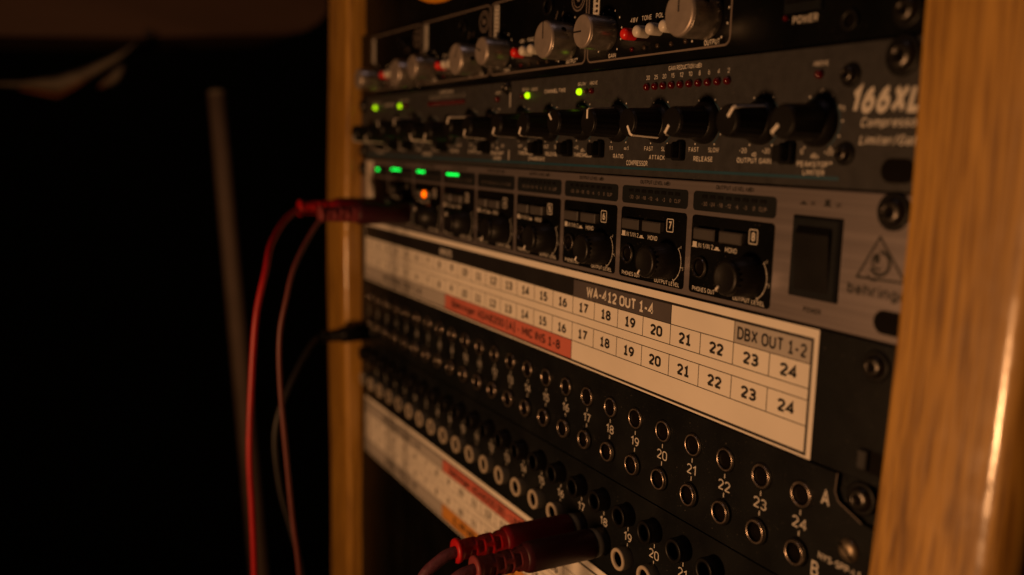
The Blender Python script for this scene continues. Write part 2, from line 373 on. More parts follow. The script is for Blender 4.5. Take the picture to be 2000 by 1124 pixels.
def _ribbon(P, t):
    Q = [P[0]]
    for p in P[1:]:
        if abs(p[0]-Q[-1][0])+abs(p[1]-Q[-1][1]) > 1e-4: Q.append(p)
    P = Q; n = len(P); closed = abs(P[0][0]-P[-1][0])+abs(P[0][1]-P[-1][1]) < 1e-3
    vs = []
    for i in range(n):
        a = Vector(P[i]); 
        pv = Vector(P[i-1]) if i > 0 else (Vector(P[-2]) if closed else None)
        nx = Vector(P[i+1]) if i < n-1 else (Vector(P[1]) if closed else None)
        d1 = (a-pv).normalized() if pv is not None else (nx-a).normalized()
        d2 = (nx-a).normalized() if nx is not None else d1
        n1 = Vector((-d1.y, d1.x)); n2 = Vector((-d2.y, d2.x)); m = n1+n2
        m = m.normalized() if m.length > 1e-4 else n1
        q = t/2/max(m.dot(n1), 0.42)
        e = Vector((0, 0))
        vs += [tuple(a+m*q+e), tuple(a-m*q+e)]
    return vs, [(2*i+1, 2*i+3, 2*i+2, 2*i) for i in range(n-1)]
def text(mb, s, cx, cz, h, y, w=None, bold=0.0, shear=0.0, m=0, align='c', xs=0.86, serif=False, t=None, gap=None):
    t = t if t is not None else 0.115+bold*2.2
    gap = gap if gap is not None else 0.13+t
    X = 0.0; items = []
    for c in s:
        if c == ' ': X += 0.34; continue
        gw, st = G_[c]
        if c == '1' and serif: gw, st = .46, [[(.04, .78), (.25, .96), (.25, 0)], [(.02, 0), (.48, 0)]]
        items.append((X+t/2, st)); X += gw+gap
    W_ = X-gap+t
    kx = (w/W_) if w else h*xs
    sx = {'c': cx-W_*kx/2, 'l': cx, 'r': cx-W_*kx}[align]
    for k, (x0, st) in enumerate(items):
        for j, P in enumerate(st):
            # inset the centre line so the outline reaches exactly the cap height
            C_ = [(x0+px, t/2+pz*(1-t)) for px, pz in P]
            vs, fs = _ribbon(C_, t)
            out = []
            for vx, vz in vs:
                tx = vx*kx; tz = (vz-0.5)*h
                out.append((sx+tx+shear*tz, y-0.006*j, cz+tz))
            mb.add(out, fs, m)

U = 44.45
XL, XR = -7.0, 474.0
# ---------------------------------------------------------------- room
def structure(o): o['kind'] = 'structure'; return o
w = MB().box(-2600, -2580, -2500, 1500, -1500, 1500); structure(w.build('wall_left', WALLBLACK))
w = MB().box(-2580, 300, 1480, 1500, -1500, 1500); structure(w.build('wall_back', WALLBLACK))
w = MB().box(-2580, 2500, -2500, 1480, -1520, -1500); structure(w.build('floor', WALLBLACK))
def curtain():
    mb = MB(); vs = []; n = 90
    for i in range(n+1):
        x = 300+i*24
        y = 700+45*sin(i*0.9)+18*sin(i*2.1)
        vs += [(x, y, -1499), (x, y, 1200)]
    mb.add(vs, [(2*i, 2*i+2, 2*i+3, 2*i+1) for i in range(n)], 0, True)
    o = mb.build('curtain', MAROON)
    o['label'] = 'dark maroon curtain hanging behind the right oak post'; o['category'] = 'curtain'
    sm = o.modifiers.new('thick', 'SOLIDIFY'); sm.thickness = 0.004
curtain()
# dark shelf board far to the left, lower edge sagging
def shelf():
    t = thing('wooden_shelf', 'dark brown shelf board far behind at top left, out of focus', 'shelf', (-900, 0, 190))
    mb = MB(); lo = [(-420, -48), (-241, -36), (-160, -31), (-69, -26), (60, -12), (176, -1), (205, 6), (228, 20), (246, 40)]
    vs = []
    for y, z in lo: vs += [(0, y, z), (0, y, 360), (-260, y, z), (-260, y, 360)]
    fs = []
    for i in range(len(lo)-1):
        a = 4*i; b = a+4
        fs += [(a, b, b+1, a+1), (a+2, a+3, b+3, b+2), (a, a+2, b+2, b), (a+1, b+1, b+3, a+3)]
    n = 4*(len(lo)-1)
    fs += [(0, 1, 3, 2), (n, n+2, n+3, n+1)]
    mb.add(vs, fs); mb.build('board', SHELFBROWN, t)
    mb = MB(); mb.lathe(0, 0, [(7, 6), (7, 0), (5, -3)], 14)
    o = mb.build('hook', CHROME, t, (4, -40, -18)); o.rotation_euler = (0, 0, PI/2)
shelf()
def pole():
    t = thing('leaning_pole', 'slim pale wooden pole leaning in the dark left of the rack', 'pole', (-700, 58, -435))
    a = Vector((0, -34, 512)); b = Vector((0, 45, -700))
    mb = MB(); mb.tube([a+(b-a)*k/8 for k in range(9)], [11.5+2.5*k/8 for k in range(9)], 14); mb.build('shaft', POLEMAT, t)
    mb = MB(); mb.tube([a+Vector((0, -0.4, 5)), a+Vector((0, 0.1, 0))], [8, 12.6], 14); mb.build('end_cap', CLOTH, t)
pole()
def strap():
    t = thing('draped_cloth', 'pale and rust striped cloth strip draped under the shelf at far left', 'cloth', (-800, -150, 100))
    def rib(name, pts, wd, m):
        mb = MB(); vs = []
        for (y, z), wv in zip(pts, wd):
            vs += [(0, y+150, z-100), (6, y+150+wv*0.1, z-100-wv*0.5), (0, y+150+wv*0.25, z-100-wv)]
        fs = []
        for i in range(len(pts)-1):
            a = 3*i; fs += [(a, a+3, a+4, a+1), (a+1, a+4, a+5, a+2)]
        mb.add(vs, fs, 0, True); o = mb.build(name, m, t)
        s = o.modifiers.new('t', 'SOLIDIFY'); s.thickness = 0.003
        return o
    P = [(-69, 150), (-90, 134), (-128, 113), (-150, 103), (-174, 94), (-219, 85), (-260, 80)]
    rib('upper_fold', P, [3, 9, 15, 19, 22, 8, 2], CLOTH)
    rib('rust_stripe', [(y-2, z-w_) for (y, z), w_ in zip(P[2:6], [15, 19, 22, 8])], [2, 6, 9, 4], CLOTHOR)
    rib('lower_fold', [(-88, 119), (-98, 108), (-108, 98), (-118, 88)], [12, 17, 14, 5], CLOTH)
    rib('lower_rust_tip', [(-106, 100), (-114, 90), (-121, 84)], [3, 9, 4], CLOTHOR)
strap()

# ---------------------------------------------------------------- oak posts
def post(x0, x1, prof, label, inner_left, rout, rin):
    # prof: list of (z, front y)
    t = MB(); secs = []
    for z, yf in prof:
        pts = []
        rl, rr = (rin, rout) if inner_left else (rout, rin)
        for k in range(9):
            a = PI/2*k/8; pts.append((x0+rl-rl*cos(a), yf+rl-rl*sin(a)))
        for k in range(9):
            a = PI/2*k/8; pts.append((x1-rr+rr*sin(a), yf+rr-rr*cos(a)))
        pts += [(x1, 330), (x0, 330)]
        secs.append([(x, y, z) for x, y in pts])
    n = len(secs[0]); vs = [v for s_ in secs for v in s_]
    fs = [(i*n+k, i*n+(k+1) % n, (i+1)*n+(k+1) % n, (i+1)*n+k) for i in range(len(secs)-1) for k in range(n)]
    t.add(vs, fs, 0, True)
    t.f += [tuple(reversed(range(n))), tuple(range(len(vs)-n, len(vs)))]; t.m += [0, 0]; t.sm += [False, False]
    o = t.build('wooden_post', OAK)
    o['label'] = label; o['category'] = 'post'; o['group'] = 'oak side posts of the rack'
    o.modifiers.new('es', 'EDGE_SPLIT').split_angle = math.radians(50)
    return o
def interp(tab, z):
    for (z0, a), (z1, b) in zip(tab, tab[1:]):
        if z0 <= z <= z1:
            q = (z-z0)/(z1-z0); q = q*q*(3-2*q)*0.5+q*0.5; return a+(b-a)*q
    return tab[0][1] if z < tab[0][0] else tab[-1][1]
rp = [(-520, -40), (-300, -24), (-180, -13.5), (-113, -9.3), (-86, -7.6), (-45, -6.0), (0, -5.4), (52, -6.8), (110, -8), (300, -9)]
post(476.5, 517.3, [(z, interp(rp, z)) for z in range(-520, 301, 20)], 'near oak post at the right edge with glossy highlight on its rounded corner', True, 9, 1.2)
lp = [(-520, -12), (-270, -11), (-72, -13.5), (113, -10.5), (300, -10)]
post(-52, -5.5, [(z, interp(lp, z)) for z in range(-520, 301, 20)], 'far oak post left of the equipment, behind the hanging red cables', False, 3, 4)

# ---------------------------------------------------------------- rack hardware prototypes
def screw_mb(r=4.2, washer=True):
    mb = MB()
    if washer: mb.lathe(0, 0, [(r*1.35, 0), (r*1.35, -0.7), (r*1.2, -1.0)], 24, 1)
    mb.lathe(0, 0, [(r, -0.9), (r, -1.6), (r*0.85, -2.5), (r*0.5, -3.0), (r*0.42, -2.9), (r*0.2, -1.7)], 24, 0)
    return mb
def screws(unit, pts, r=4.2, mats=(DARKSTEEL, BLACKMATTE), washer=True, name='rack_screw'):
    p = None
    for x, y, z in pts:
        if p is None:
            p = screw_mb(r, washer).build(name, list(mats), unit, (x, y, z))
            c = MB()
            c.box(-r*0.62, r*0.62, -2.75, -2.2, -r*0.1, r*0.1).box(-r*0.1, r*0.1, -2.76, -2.2, -r*0.62, r*0.62)
            c.build('cross_recess', BORE, p)
            h = MB(); h.lathe(-r*0.35, -r*0.42, [(r*0.2, -2.4), (r*0.12, -2.85)], 8); h.build('worn_glint', CHROME, p)  # bright steel nub: worn spot and its highlight built as one piece
        else: inst(p, unit, (x, y, z))
def slot(unit, pts):
    for x, y, z in pts:
        mb = MB(); mb.plate(-6, 6, -3.6, 3.6, 3.6, 0, -0.12, 0)
        mb.build('mounting_slot', BORE, unit, (x, y, z))  # dark plate stands in for the shade of an open slot
def faceplate(unit, z0, z1, m, x0=XL, x1=XR, y0=0.0, name='front_panel', gap=0.28):
    mb = MB(); mb.box(x0, x1, y0, 3.2, z0+gap, z1-gap, 0, 0.35)
    o = mb.build(name, m, unit)
    mb = MB(); mb.box(x0+16, x1-16, 3.3, 240, z0+1.2, z1-1.2); mb.build('chassis', BLACKMATTE, unit)
    return o

# ---------------------------------------------------------------- top black unit and yellow cable
t = thing('blank_panel', 'plain black rack unit above the microphone preamp', 'rack unit', (230, 0, 2*U))
faceplate_loc = -2*U
def at0(u):   # parts are written in rack coordinates: cancel the unit's own base
    for c in u.children: c.location = c.location-u.location
faceplate(t, 2*U, 4*U, BLACKGLOSS, y0=4)
at0(t)
t = thing('yellow_cable', 'yellow cable loop hanging over the top of the rack', 'cable', (210, 4, 176))
mb = MB(); R_ = 96
mb.tube([(R_*sin(a), -30+34*abs(sin(a))**6-4, 85.6+R_-R_*cos(a)-176) for a in [math.radians(q) for q in range(-84, 85, 6)]], 3.1, 12)
mb.build('jacket', CABLEYEL, t)

# ================================================================ UNIT 1: microphone preamp
Z0 = U
t = pre = thing('microphone_preamp', 'black four channel preamp with large silver knobs, topmost of the visible units', 'preamp', (230, 0, Z0))
faceplate(t, Z0, 2*U, BLACKGLOSS)
pr = MB()
# prototype silver knob
def alu_knob(r, name):
    mb = MB()
    fl = lambda k, n, y: (0.012 if k % 2 else -0.012) if -12.6 < y < -0.5 else 0
    mb.lathe(0, 0, [(r, -0.2), (r, -12.4), (r*0.985, -12.5)], 96, 1, fl)
    mb.lathe(0, 0, [(r*0.985, -12.5), (r*0.95, -13.2), (r*0.90, -13.5)], 48, 0)
    o = mb.build(name, [ALU, ALUSIDE], None)
    p = MB(); p.box(r*0.05, r*0.93, -13.62, -13.4, -0.35, 0.35); p.build('pointer_line', INKBLACK, o)
    h = MB(); hv = []
    for k in range(14):
        a = 2*PI*k/14; hv.append((1.25*cos(a), 1.25*sin(a)))
    vs = [(r*1.018, -7+v[0], v[1]) for v in hv]; h.add(vs, [tuple(range(14))]); h.add([(r*1.018+0.01, -7.3+v[0]*.4, -0.9+v[1]*.25) for v in hv], [tuple(range(14))], 1)
    ho = h.build('set_screw', [BORE, CHROME], o); ho.rotation_euler = (0, math.radians(60), 0)
    return o
KG = alu_knob(7.1, 'gain_knob'); KO = alu_knob(8.4, 'output_knob')
boxes = [15.2, 109.9, 204.6, 299.3]
first = True
outline = MB(); dots = MB(); let = MB(); 
gx = [26.0, 125.5, 219.8, 315.4]; ox = [96.8, 187.8, 282.9, 379.6]
gz = [55.5, 57.3, 58.9, 59.4]
red = None
for i, bx in enumerate(boxes):
    outline = MB(); let = MB()
    outline.frame(bx, bx+93.4, 48.0, 85.3, 3.2, 0.75, 0, -0.15)
    for kx, K, r, ang in ((gx[i], KG, 9.0, [75, 100, 160, 180][i]), (ox[i], KO, 10.6, [80, 60, 90, 90][i])):
        if i == 3:
            K.parent = pre; K.location = Vector((kx, 0, gz[i]))*MM; K.rotation_euler = (0, -math.radians(ang), 0); o = K
        dots = MB()
        for k in range(11):
            a = math.radians(225-27*k)
            dots.disc(kx+(r+0.9)*cos(a), gz[i]+(r+0.9)*sin(a), 0.45, -0.1)
        dots.build('dial_marks', SCREEN_W, pre)
    text(let, 'GAIN', gx[i]+3.6, 50.0, 1.8, -0.12, bold=0.02, xs=1.1)
    text(let, 'OUTPUT', ox[i]+3.2, 50.0, 2.0, -0.12, bold=0.02, w=8.6)
    for k, s_ in enumerate(('48V', 'TONE', 'POL')):
        text(let, s_, bx+34.6+8.5*k, 63.0, 1.9, -0.12, bold=0.015, xs=1.12)
    for k, s_ in enumerate(('48V', 'TONE', 'POL', 'HI-Z')):
        b = MB(); fl = [(2.45, 0), (2.45, -4.4), (2.25, -5.3), (1.7, -5.9), (0.8, -6.2)]
        b.lathe(0, 0, fl, 20); b.build('push_button', BTNRED if k == 0 else BTNWHITE, pre, (bx+34.9+8.5*k, 0, 57.2+0.15*k))
        b = MB(); b.lathe(0, 0, [(1.0, 0), (1.0, -0.5), (0.5, -0.9)], 12)
        b.build('indicator_lamp', LEDRED if k == 0 else LEDDARK, pre, (bx+34.0+8.6*k, 0, 51.4))
    b = MB(); b.lathe(0, 0, [(1.0, 0), (1.0, -0.5), (0.5, -0.9)], 12); b.build('indicator_lamp', LEDDARK, pre, (bx+68.5, 0, 51.6))
    # level meter strip
    m_ = MB(); m_.box(bx+4.0, bx+8.8, -0.3, 0, 66.5, 83.5); mo = m_.build('meter_strip', SCREEN_W, pre)
    l_ = MB()
    for k in range(8): l_.lathe(bx+7.1, 67.6+2.1*k, [(0.72, -0.3), (0.6, -0.75)], 12)
    l_.build('meter_lamps', LEDDARK, mo)
    for k in range(8): text(let, ['-20', '-10', '-7', '-3', '0', '+4', '+8', '+16'][k], bx+5.0, 67.6+2.1*k, 0.9, -0.36, m=1)
    # hi-z input jack with printed rings
    j = MB(); j.ring(0, 0, 4.3, 2.9, 0, -2.0, 2); j.lathe(0, 0, [(2.9, -0.1), (2.8, -0.15)], 16, 1)
    j.build('instrument_jack', [BLACKMATTE, BORE], pre, (bx-33.5+94.7, 0, 76.5))
    outline.arc(bx+86, 77.0, 5.3, 0.7, 0, 360, -0.12, 0, 40); outline.arc(bx+86, 77.0, 3.9, 0.5, 0, 360, -0.12, 0, 32)
    outline.disc(bx+86, 77.0, 1.5, -0.1, 18)
    outline.line(bx+66.5, 70.0, bx+68.2, 73.5, 0.5, -0.12); outline.line(bx+71.5, 69.3, bx+73.2, 72.8, 0.5, -0.12)
    outline.build('channel_outline', SCREEN_DIM, pre); let.build('lettering', [SCREEN_W, SCREEN_K], pre)
for i in range(3):
    inst(KG, pre, (gx[i], 0, gz[i]), ry=-math.radians([75, 100, 160][i]))
    inst(KO, pre, (ox[i], 0, gz[i]), ry=-math.radians([80, 60, 90][i]))
let = MB()
text(let, 'POWER', 427.4, 53.3, 2.5, -0.12, bold=0.02, w=10.8)
let.build('lettering', [SCREEN_W, SCREEN_K], pre)
b = MB(); b.box(418.5, 434.5, -1.2, 0, 55.6, 76, 0, 0.5); sw = b.build('power_switch', DARKGREY, pre)
b = MB(); b.box(421, 432, -3.2, -1.2, 58.4, 73, 0, 0.5); b.lathe(427.3, 61.0, [(0.9, -3.2), (0.8, -3.3)], 12, 1); b.build('rocker', [BLACKMATTE, SCREEN_W], sw)
b = MB(); b.lathe(0, 0, [(1.0, 0), (0.9, -0.6), (0.4, -1)], 12); b.build('power_lamp', LEDRED, pre, (418.8, 0, 54.4))
b = MB(); b.ring(0, 0, 3.3, 1.8, 0, -1.1, 1); b.lathe(0, 0, [(1.8, -0.1), (1.7, -0.3)], 16, 1); b.build('panel_bolt', [BLACKMATTE, BORE], pre, (445.9, 0, 50.9))
screws(pre, [(466.3, 0, 51.5), (466.3, 0, 82)], 3.8)
at0(pre)

# ================================================================ UNIT 2: compressor
cmp_ = thing('compressor_unit', 'slate grey two channel compressor with a row of black knobs and white pointers', 'compressor', (230, 0, 0))
faceplate(cmp_, 0, U, GREYPAINT)
def dbx_knob():
    mb = MB()
    fl = lambda k, n, y: (-0.028 if k % 6 < 2 else 0) if -14.8 < y < -3.2 else 0
    mb.lathe(0, 0, [(7.7, 0), (7.7, -1.6), (7.2, -2.6), (6.2, -3.4), (6.05, -3.6)], 96, 0)
    mb.lathe(0, 0, [(6.05, -3.6), (5.5, -14.6), (5.35, -15.3)], 96, 0, fl, smooth=True)
    mb.lathe(0, 0, [(5.35, -15.3), (5.1, -15.8), (4.85, -16.0)], 48, 1)
    o = mb.build('control_knob', [KNOBBLACK, KNOBBLACK], None)
    p = MB(); w_ = 0.55
    # pointer: bar on the cap, then down the flank
    path = [(1.6, -16.25), (5.2, -16.2), (5.95, -15.4), (6.75, -3.2)]
    vs = []
    for r, y in path:
        for z in (-w_, w_):
            vs += [(r, y, z)]
    for r, y in path:
        q = 0.55
        for z in (-w_, w_):
            vs += [(r-(q if y > -16 else 0), y+(q if y < -15.5 else 0), z)]
    fs = [(0, 1, 3, 2), (2, 3, 5, 4), (4, 5, 7, 6), (0, 2, 10, 8), (2, 4, 12, 10), (4, 6, 14, 12), (1, 9, 11, 3), (3, 11, 13, 5), (5, 13, 15, 7), (0, 8, 9, 1), (6, 7, 15, 14)]
    p.add(vs, fs, 0, False)
    p.build('pointer', POINTER, o)
    return o
K = dbx_knob()
knobs = [(436.4, 20.4, 222), (411.0, 21.0, 52), (381.8, 21.1, 232), (354.2, 21.2, 302), (326.3, 21.5, 91), (298.4, 22.0, 134), (270.2, 21.4, 240), (243.0, 21.5, 240),
         (208.8, 20.8, 245), (184.0, 21.4, 58), (155.5, 18.6, 235), (129.9, 18.6, 300), (104.0, 21.0, 92), (76.2, 20.8, 120), (50.5, 18.0, 255), (24.5, 18.0, 262)]
dl = MB(); dt = MB(); tl = MB()
for i, (x, z, a) in enumerate(knobs):
    if i == 0: K.parent = cmp_; K.location = Vector((x, 0, z))*MM; K.rotation_euler = (0, -math.radians(a), 0)
    else: inst(K, cmp_, (x, 0, z), ry=-math.radians(a))
    dt = MB()
    for k in range(11):
        q = math.radians(235-29*k)
        dt.disc(x+9.4*cos(q), z+9.4*sin(q), 0.36, -0.08)
    dt.arc(x, z, 8.45, 0.35, -60, 150, -0.06, 1)
    dt.build('dial_marks', [SCREEN_W, TEAL], cmp_)
def led_part(unit, x, z, m, r=1.45, name='indicator_lamp', y=0):
    b = MB(); b.lathe(0, 0, [(r, 0), (r, -0.7), (r*0.86, -1.35), (r*0.5, -1.8), (r*0.15, -1.95)], 20)
    return b.build(name, m, unit, (x, y, z))
ledp = {}
def led(unit, x, z, m, r=1.45):
    k = (m.name, r)
    if k in ledp: return inst(ledp[k], unit, (x, 0, z))
    ledp[k] = led_part(unit, x, z, m, r); return ledp[k]
names2 = [(435.6, 'PEAKSTOP\u2122', 'LIMITER'), (408.1, 'OUTPUT GAIN', None), (381.4, 'RELEASE', None), (353.3, 'ATTACK', None), (326.6, 'RATIO', None), (298.5, 'THRESHOLD', None), (270.9, 'RELEASE', None), (245.5, 'THRESHOLD', None)]
for off in (0, -221.0):
    dl = MB()
    text(dl, 'GAIN REDUCTION (dB)', 368+off, 42.2, 1.75, -0.1, w=19.6, bold=0.02)
    for n in range(10):
        x = 345.1+5.29*n+off
        led(cmp_, x, 35.8, LEDRED, 1.5)
        text(dl, ['30', '25', '20', '15', '12', '10', '8', '6', '4', '2'][n], x, 39.4, 1.75, -0.1, bold=0.01, xs=0.95)
    text(dl, 'ABOVE', 435.4+off, 38.9, 1.5, -0.1, bold=0.01, xs=1.05); led(cmp_, 435.5+off, 35.5, LEDRED)
    text(dl, 'ABOVE', 305.4+off, 39.4, 1.5, -0.1, bold=0.01, xs=1.05); led(cmp_, 304.8+off, 36.0, LEDRED, 1.3)
    text(dl, 'BELOW', 296.0+off, 39.4, 1.5, -0.1, bold=0.01, xs=1.05); led(cmp_, 294.6+off, 36.0, LEDGREEN, 1.5)
    led(cmp_, 300.2+off, 36.0, LEDDARK, 1.2)
    text(dl, 'BELOW', 244.2+off, 39.2, 1.5, -0.1, bold=0.01, xs=1.05); text(dl, 'ABOVE', 253.0+off, 39.0, 1.5, -0.1, bold=0.01, xs=1.05)
    led(cmp_, 246.8+off, 36.2, LEDGREEN, 1.5); led(cmp_, 241.8+off, 36.0, LEDRED, 1.2)
    text(dl, 'CHANNEL '+('TWO' if off == 0 else 'ONE'), 272.4+off, 37.4, 1.9, -0.1, w=19, bold=0.035)
    rng = [('0', 'dBu', '+20'), ('-20', 'dB', '+20'), ('FAST', '', 'SLOW'), ('FAST', '', 'SLOW'), ('1:1', '', '\u221e:1'), ('-40', 'dBu', '+20'), ('FAST', '', 'SLOW'), ('OFF', 'dBu', '+15')]
    for (x, n1, n2), (a_, b_, c_) in zip(names2, rng):
        x += off
        sm_ = 0.0
        text(dl, a_, x-5.6, 11.35, 1.75, -0.1, bold=0.012, xs=1.08); text(dl, c_, x+5.6, 11.35, 1.75, -0.1, bold=0.012, xs=1.0)
        if b_: text(dl, b_, x, 10.1, 1.6, -0.1, bold=0.012, xs=1.0)
        text(dl, n1, x, 7.95 if not n2 else 7.4, 1.85, -0.1, bold=0.025, xs=1.08)
        if n2: text(dl, n2, x, 4.8, 1.85, -0.1, bold=0.025, xs=1.05)
    text(dl, 'COMPRESSOR', 340.1+off, 5.4, 2.2, -0.1, w=14.6, bold=0.03)
    text(dl, 'EXPANDER/GATE', 256.8+off, 5.4, 1.8, -0.1, w=16, bold=0.03)
    text(dl, '+15', 445.2+off, 24.7, 1.4, -0.1, bold=0.02); text(dl, '+10', 436.5+off, 30.4, 1.2, -0.1, bold=0.02)
    for bx in (424.5, 368.0, 313.0, 287.0, 260.0):
        b = MB(); b.plate(-3.0, 3.0, -3.6, 3.6, 1.3, 0, -2.2); b.plate(-2.8, 2.8, -3.4, 3.4, 1.2, -2.2, -2.6); bo = b.build('push_switch', BLACKMATTE, cmp_, (bx+off, 0, 10.6))
        b = MB(); b.plate(-2.1, 2.1, -2.7, 2.7, 0.9, -2.6, -5.7); b.plate(-1.8, 1.8, -2.4, 2.4, 0.8, -5.7, -6.1); b.build('switch_cap', BLACKMATTE, bo)
    dl.build('lettering', SCREEN_W, cmp_)
dl = MB()
dl.line(227.8, 31.0, 227.8, 38.8, 0.9, -0.1)
dl.line(227.8, 4.2, 227.8, 9.2, 0.9, -0.1)
text(dl, '166XL', 448.6, 27.0, 8.2, -0.1, w=25.0, bold=0.06, shear=0.22, align='l')
text(dl, 'Compressor/', 453.0, 20.4, 2.9, -0.1, w=23, bold=0.02, shear=0.22, align='l')
text(dl, 'Limiter/Gate', 453.0, 15.2, 2.9, -0.1, w=22, bold=0.02, shear=0.22, align='l')
dl.build('lettering', SCREEN_W, cmp_)
tl.box(8, 446, -0.07, 0, 2.7, 3.75)
tl.build('blue_stripe', TEAL, cmp_)
screws(cmp_, [(447.8, 0, 34.6), (447.8, 0, 11.0), (225.4, 0, 41.0)], 2.7, (DARKSTEEL, BLACKMATTE), True, 'panel_screw')
screws(cmp_, [(466.2, 0, 39.0), (0.0, 0, 38.5), (0.0, 0, 6)], 4.4)
slot(cmp_, [(467.5, 0, 6.4)])
at0(cmp_)

# ================================================================ UNIT 3: headphone amplifier
ha = thing('headphone_amplifier', 'silver eight channel headphone amplifier with numbered black channel windows', 'amplifier', (230, 0, -U))
faceplate(ha, -U, 0, SILVER)
hw = MB(); hl = MB(); hk = MB()
bl = [377.3-46.4*k for k in range(8)][::-1]
def hknob():
    mb = MB()
    fl = lambda k, n, y: (-0.03 if k % 4 < 2 else 0) if -10.6 < y < -1 else 0
    mb.lathe(0, 0, [(7.7, 0), (7.5, -1.0), (6.3, -10.2)], 80, 0, fl)
    mb.lathe(0, 0, [(6.3, -10.2), (6.1, -11.2), (5.5, -11.8), (4.8, -11.7), (3.0, -11.2), (1.0, -11.0)], 48, 0)
    o = mb.build('level_knob', KNOBBLACK, None)
    p = MB(); p.tube([(3.9, -11.75, 0), (5.6, -12.0, 0), (6.35, -11.0, 0)], 0.42, 8); p.build('pointer', POINTER, o)
    p = MB(); p.box(6.0, 6.5, -10.8, -1.5, -0.28, 0.28); p.build('pointer_flank', BTNGREY, o)
    return o
HK = hknob(); hfirst = True
wproto = None
def jack_mb(ro, ri, L, floor=-0.15, n=28):
    j = MB(); j.ring(0, 0, ro, ri, 0, -L, 2, n, 0)
    return j
def bore_mb(ri, floor, n=24):
    b = MB(); b.lathe(0, 0, [(ri*0.99, -0.6), (ri*0.97, floor), (ri*0.6, floor+0.01)], n); return b
for i, bx in enumerate(bl):
    ch = i+1; hw = MB(); hk = MB()
    wp = MB(); wp.plate(bx, bx+43.2, -11.2, -3.9, 1.6, 0, -0.15); wo = wp.build('meter_window', DARKGREY, ha)
    l_ = MB()
    lit = {0: 5, 1: 4, 2: 5}.get(i, 0)
    lit = [4, 3, 4, 0, 0, 0, 0, 0][i]
    for k in range(8):
        x = bx+6.5+4.35*k
        q = MB(); q.box(-1.4, 1.4, -0.45, -0.15, -0.6, 0.6, 0, 0.1)
        on = (k < lit)
        key = 'beh%d' % on
        if key in ledp: c = inst(ledp[key], wo, (x, 0, -5.8))
        else: c = ledp[key] = q.build('meter_lamp', LEDBEH if on else BLACKMATTE, wo, (x, 0, -5.8))
        text(hw, ['-30', '-24', '-18', '-12', '-6', '-3', '0', 'CLIP'][k], x, -8.5, 1.5, -0.2, m=1, xs=1.0, t=0.14)
    text(hk, 'OUTPUT LEVEL (dB)', bx+22.1, -2.05, 1.6, -0.1, w=19.5, t=0.17)
    wp = MB(); wp.plate(bx, bx+43.2, -42.3, -12.8, 1.6, 0, -0.15); wl = wp.build('channel_window', BLACKGLOSS, ha)
    for k, x in enumerate((bx+10.8, bx+25.0)):
        b = MB(); b.box(-5.9, 5.9, -3.0, -0.15, -2.1, 2.1, 0, 0.45)
        # slightly bowed front
        b.build('source_button', BTNGREY, ha, (x-0.8, 0, -19.5))
    if i == 1:
        led_part(ha, bx+23.8, -19.3, LEDORANGE, 2.15, y=-2.6)
    # push button pictograms
    hw.flat([(bx+0.6, -25.0), (bx+3.9, -25.0), (bx+3.4, -24.5), (bx+3.4, -22.9), (bx+1.1, -22.9), (bx+1.1, -24.5)], -0.2)
    text(hw, 'IN 1/IN 2', bx+8.5, -24.1, 1.85, -0.2, w=8.4, t=0.13, gap=0.30)
    hw.flat([(bx+13.0, -25.0), (bx+16.6, -25.0), (bx+16.0, -24.5), (bx+15.6, -24.5), (bx+15.6, -23.8), (bx+14.0, -23.8), (bx+14.0, -24.5), (bx+13.6, -24.5)], -0.2)
    text(hw, 'MONO', bx+22.3, -24.2, 1.9, -0.2, t=0.14, w=6.2)
    hw.frame(bx+31.0, bx+35.4, -20.9, -15.6, 0.7, 0.35, -0.15, -0.2)
    text(hw, str(ch), bx+33.2, -18.2, 3.2, -0.2, t=0.2, w=1.9 if ch > 1 else 1.1)
    # phones jack
    if hfirst:
        J = jack_mb(4.3, 3.35, 1.3).build('phones_jack', [BLACKMATTE], ha, (bx+6.4, 0, -32.3)); bore_mb(3.3, -0.25).build('bore', BORE, J)
        r_ = MB(); r_.ring(0, 0, 3.75, 3.3, -1.0, -1.5, 1); r_.build('contact_ring', CHROME, J)
        HK.parent = ha; HK.location = Vector((bx+32.6, 0, -32.3))*MM; HK.rotation_euler = (0, -math.radians([118, 118, 112, 245, 242, 240, 238, 232][i]), 0)
        hfirst = False
    else:
        inst(J, ha, (bx+6.4, 0, -32.3))
        inst(HK, ha, (bx+32.6, 0, -32.3), ry=-math.radians([118, 118, 112, 245, 242, 240, 238, 232][i]))
    cx, cz = bx+32.6, -32.3
    hw.arc(cx, cz, 8.5, 0.24, -60, 40, -0.2, 0, 24)
    for k in range(8, 13):
        a = math.radians(240-25*k); r1 = 9.4 if k % 2 == 0 else 8.9
        hw.line(cx+(7.7 if k in (0, 12) else 8.2)*cos(a), cz+(7.7 if k in (0, 12) else 8.2)*sin(a), cx+r1*cos(a), cz+r1*sin(a), 0.22, -0.21)
    for k, (dx, dz_) in enumerate(((-4.4, -6.6), (-9.9, -1.9), (-8.2, 6.4), (0, 0), (8.0, 6.2), (9.7, -1.9), (4.6, -7.3))):
        if k not in (1, 2, 3): text(hw, str(k), cx+dx, cz+dz_, 1.25, -0.2, xs=0.75)
    text(hw, 'PHONES OUT', bx+8.6, -40.6, 1.7, -0.2, w=12.8, bold=0.015)
    text(hw, 'OUTPUT LEVEL', bx+32.8, -40.9, 1.6, -0.2, w=16.0, bold=0.015)
    hw.build('lettering', [SCREEN_W, SCREEN_DIM], ha); hk.build('heading', SCREEN_K, ha)
hk = MB()
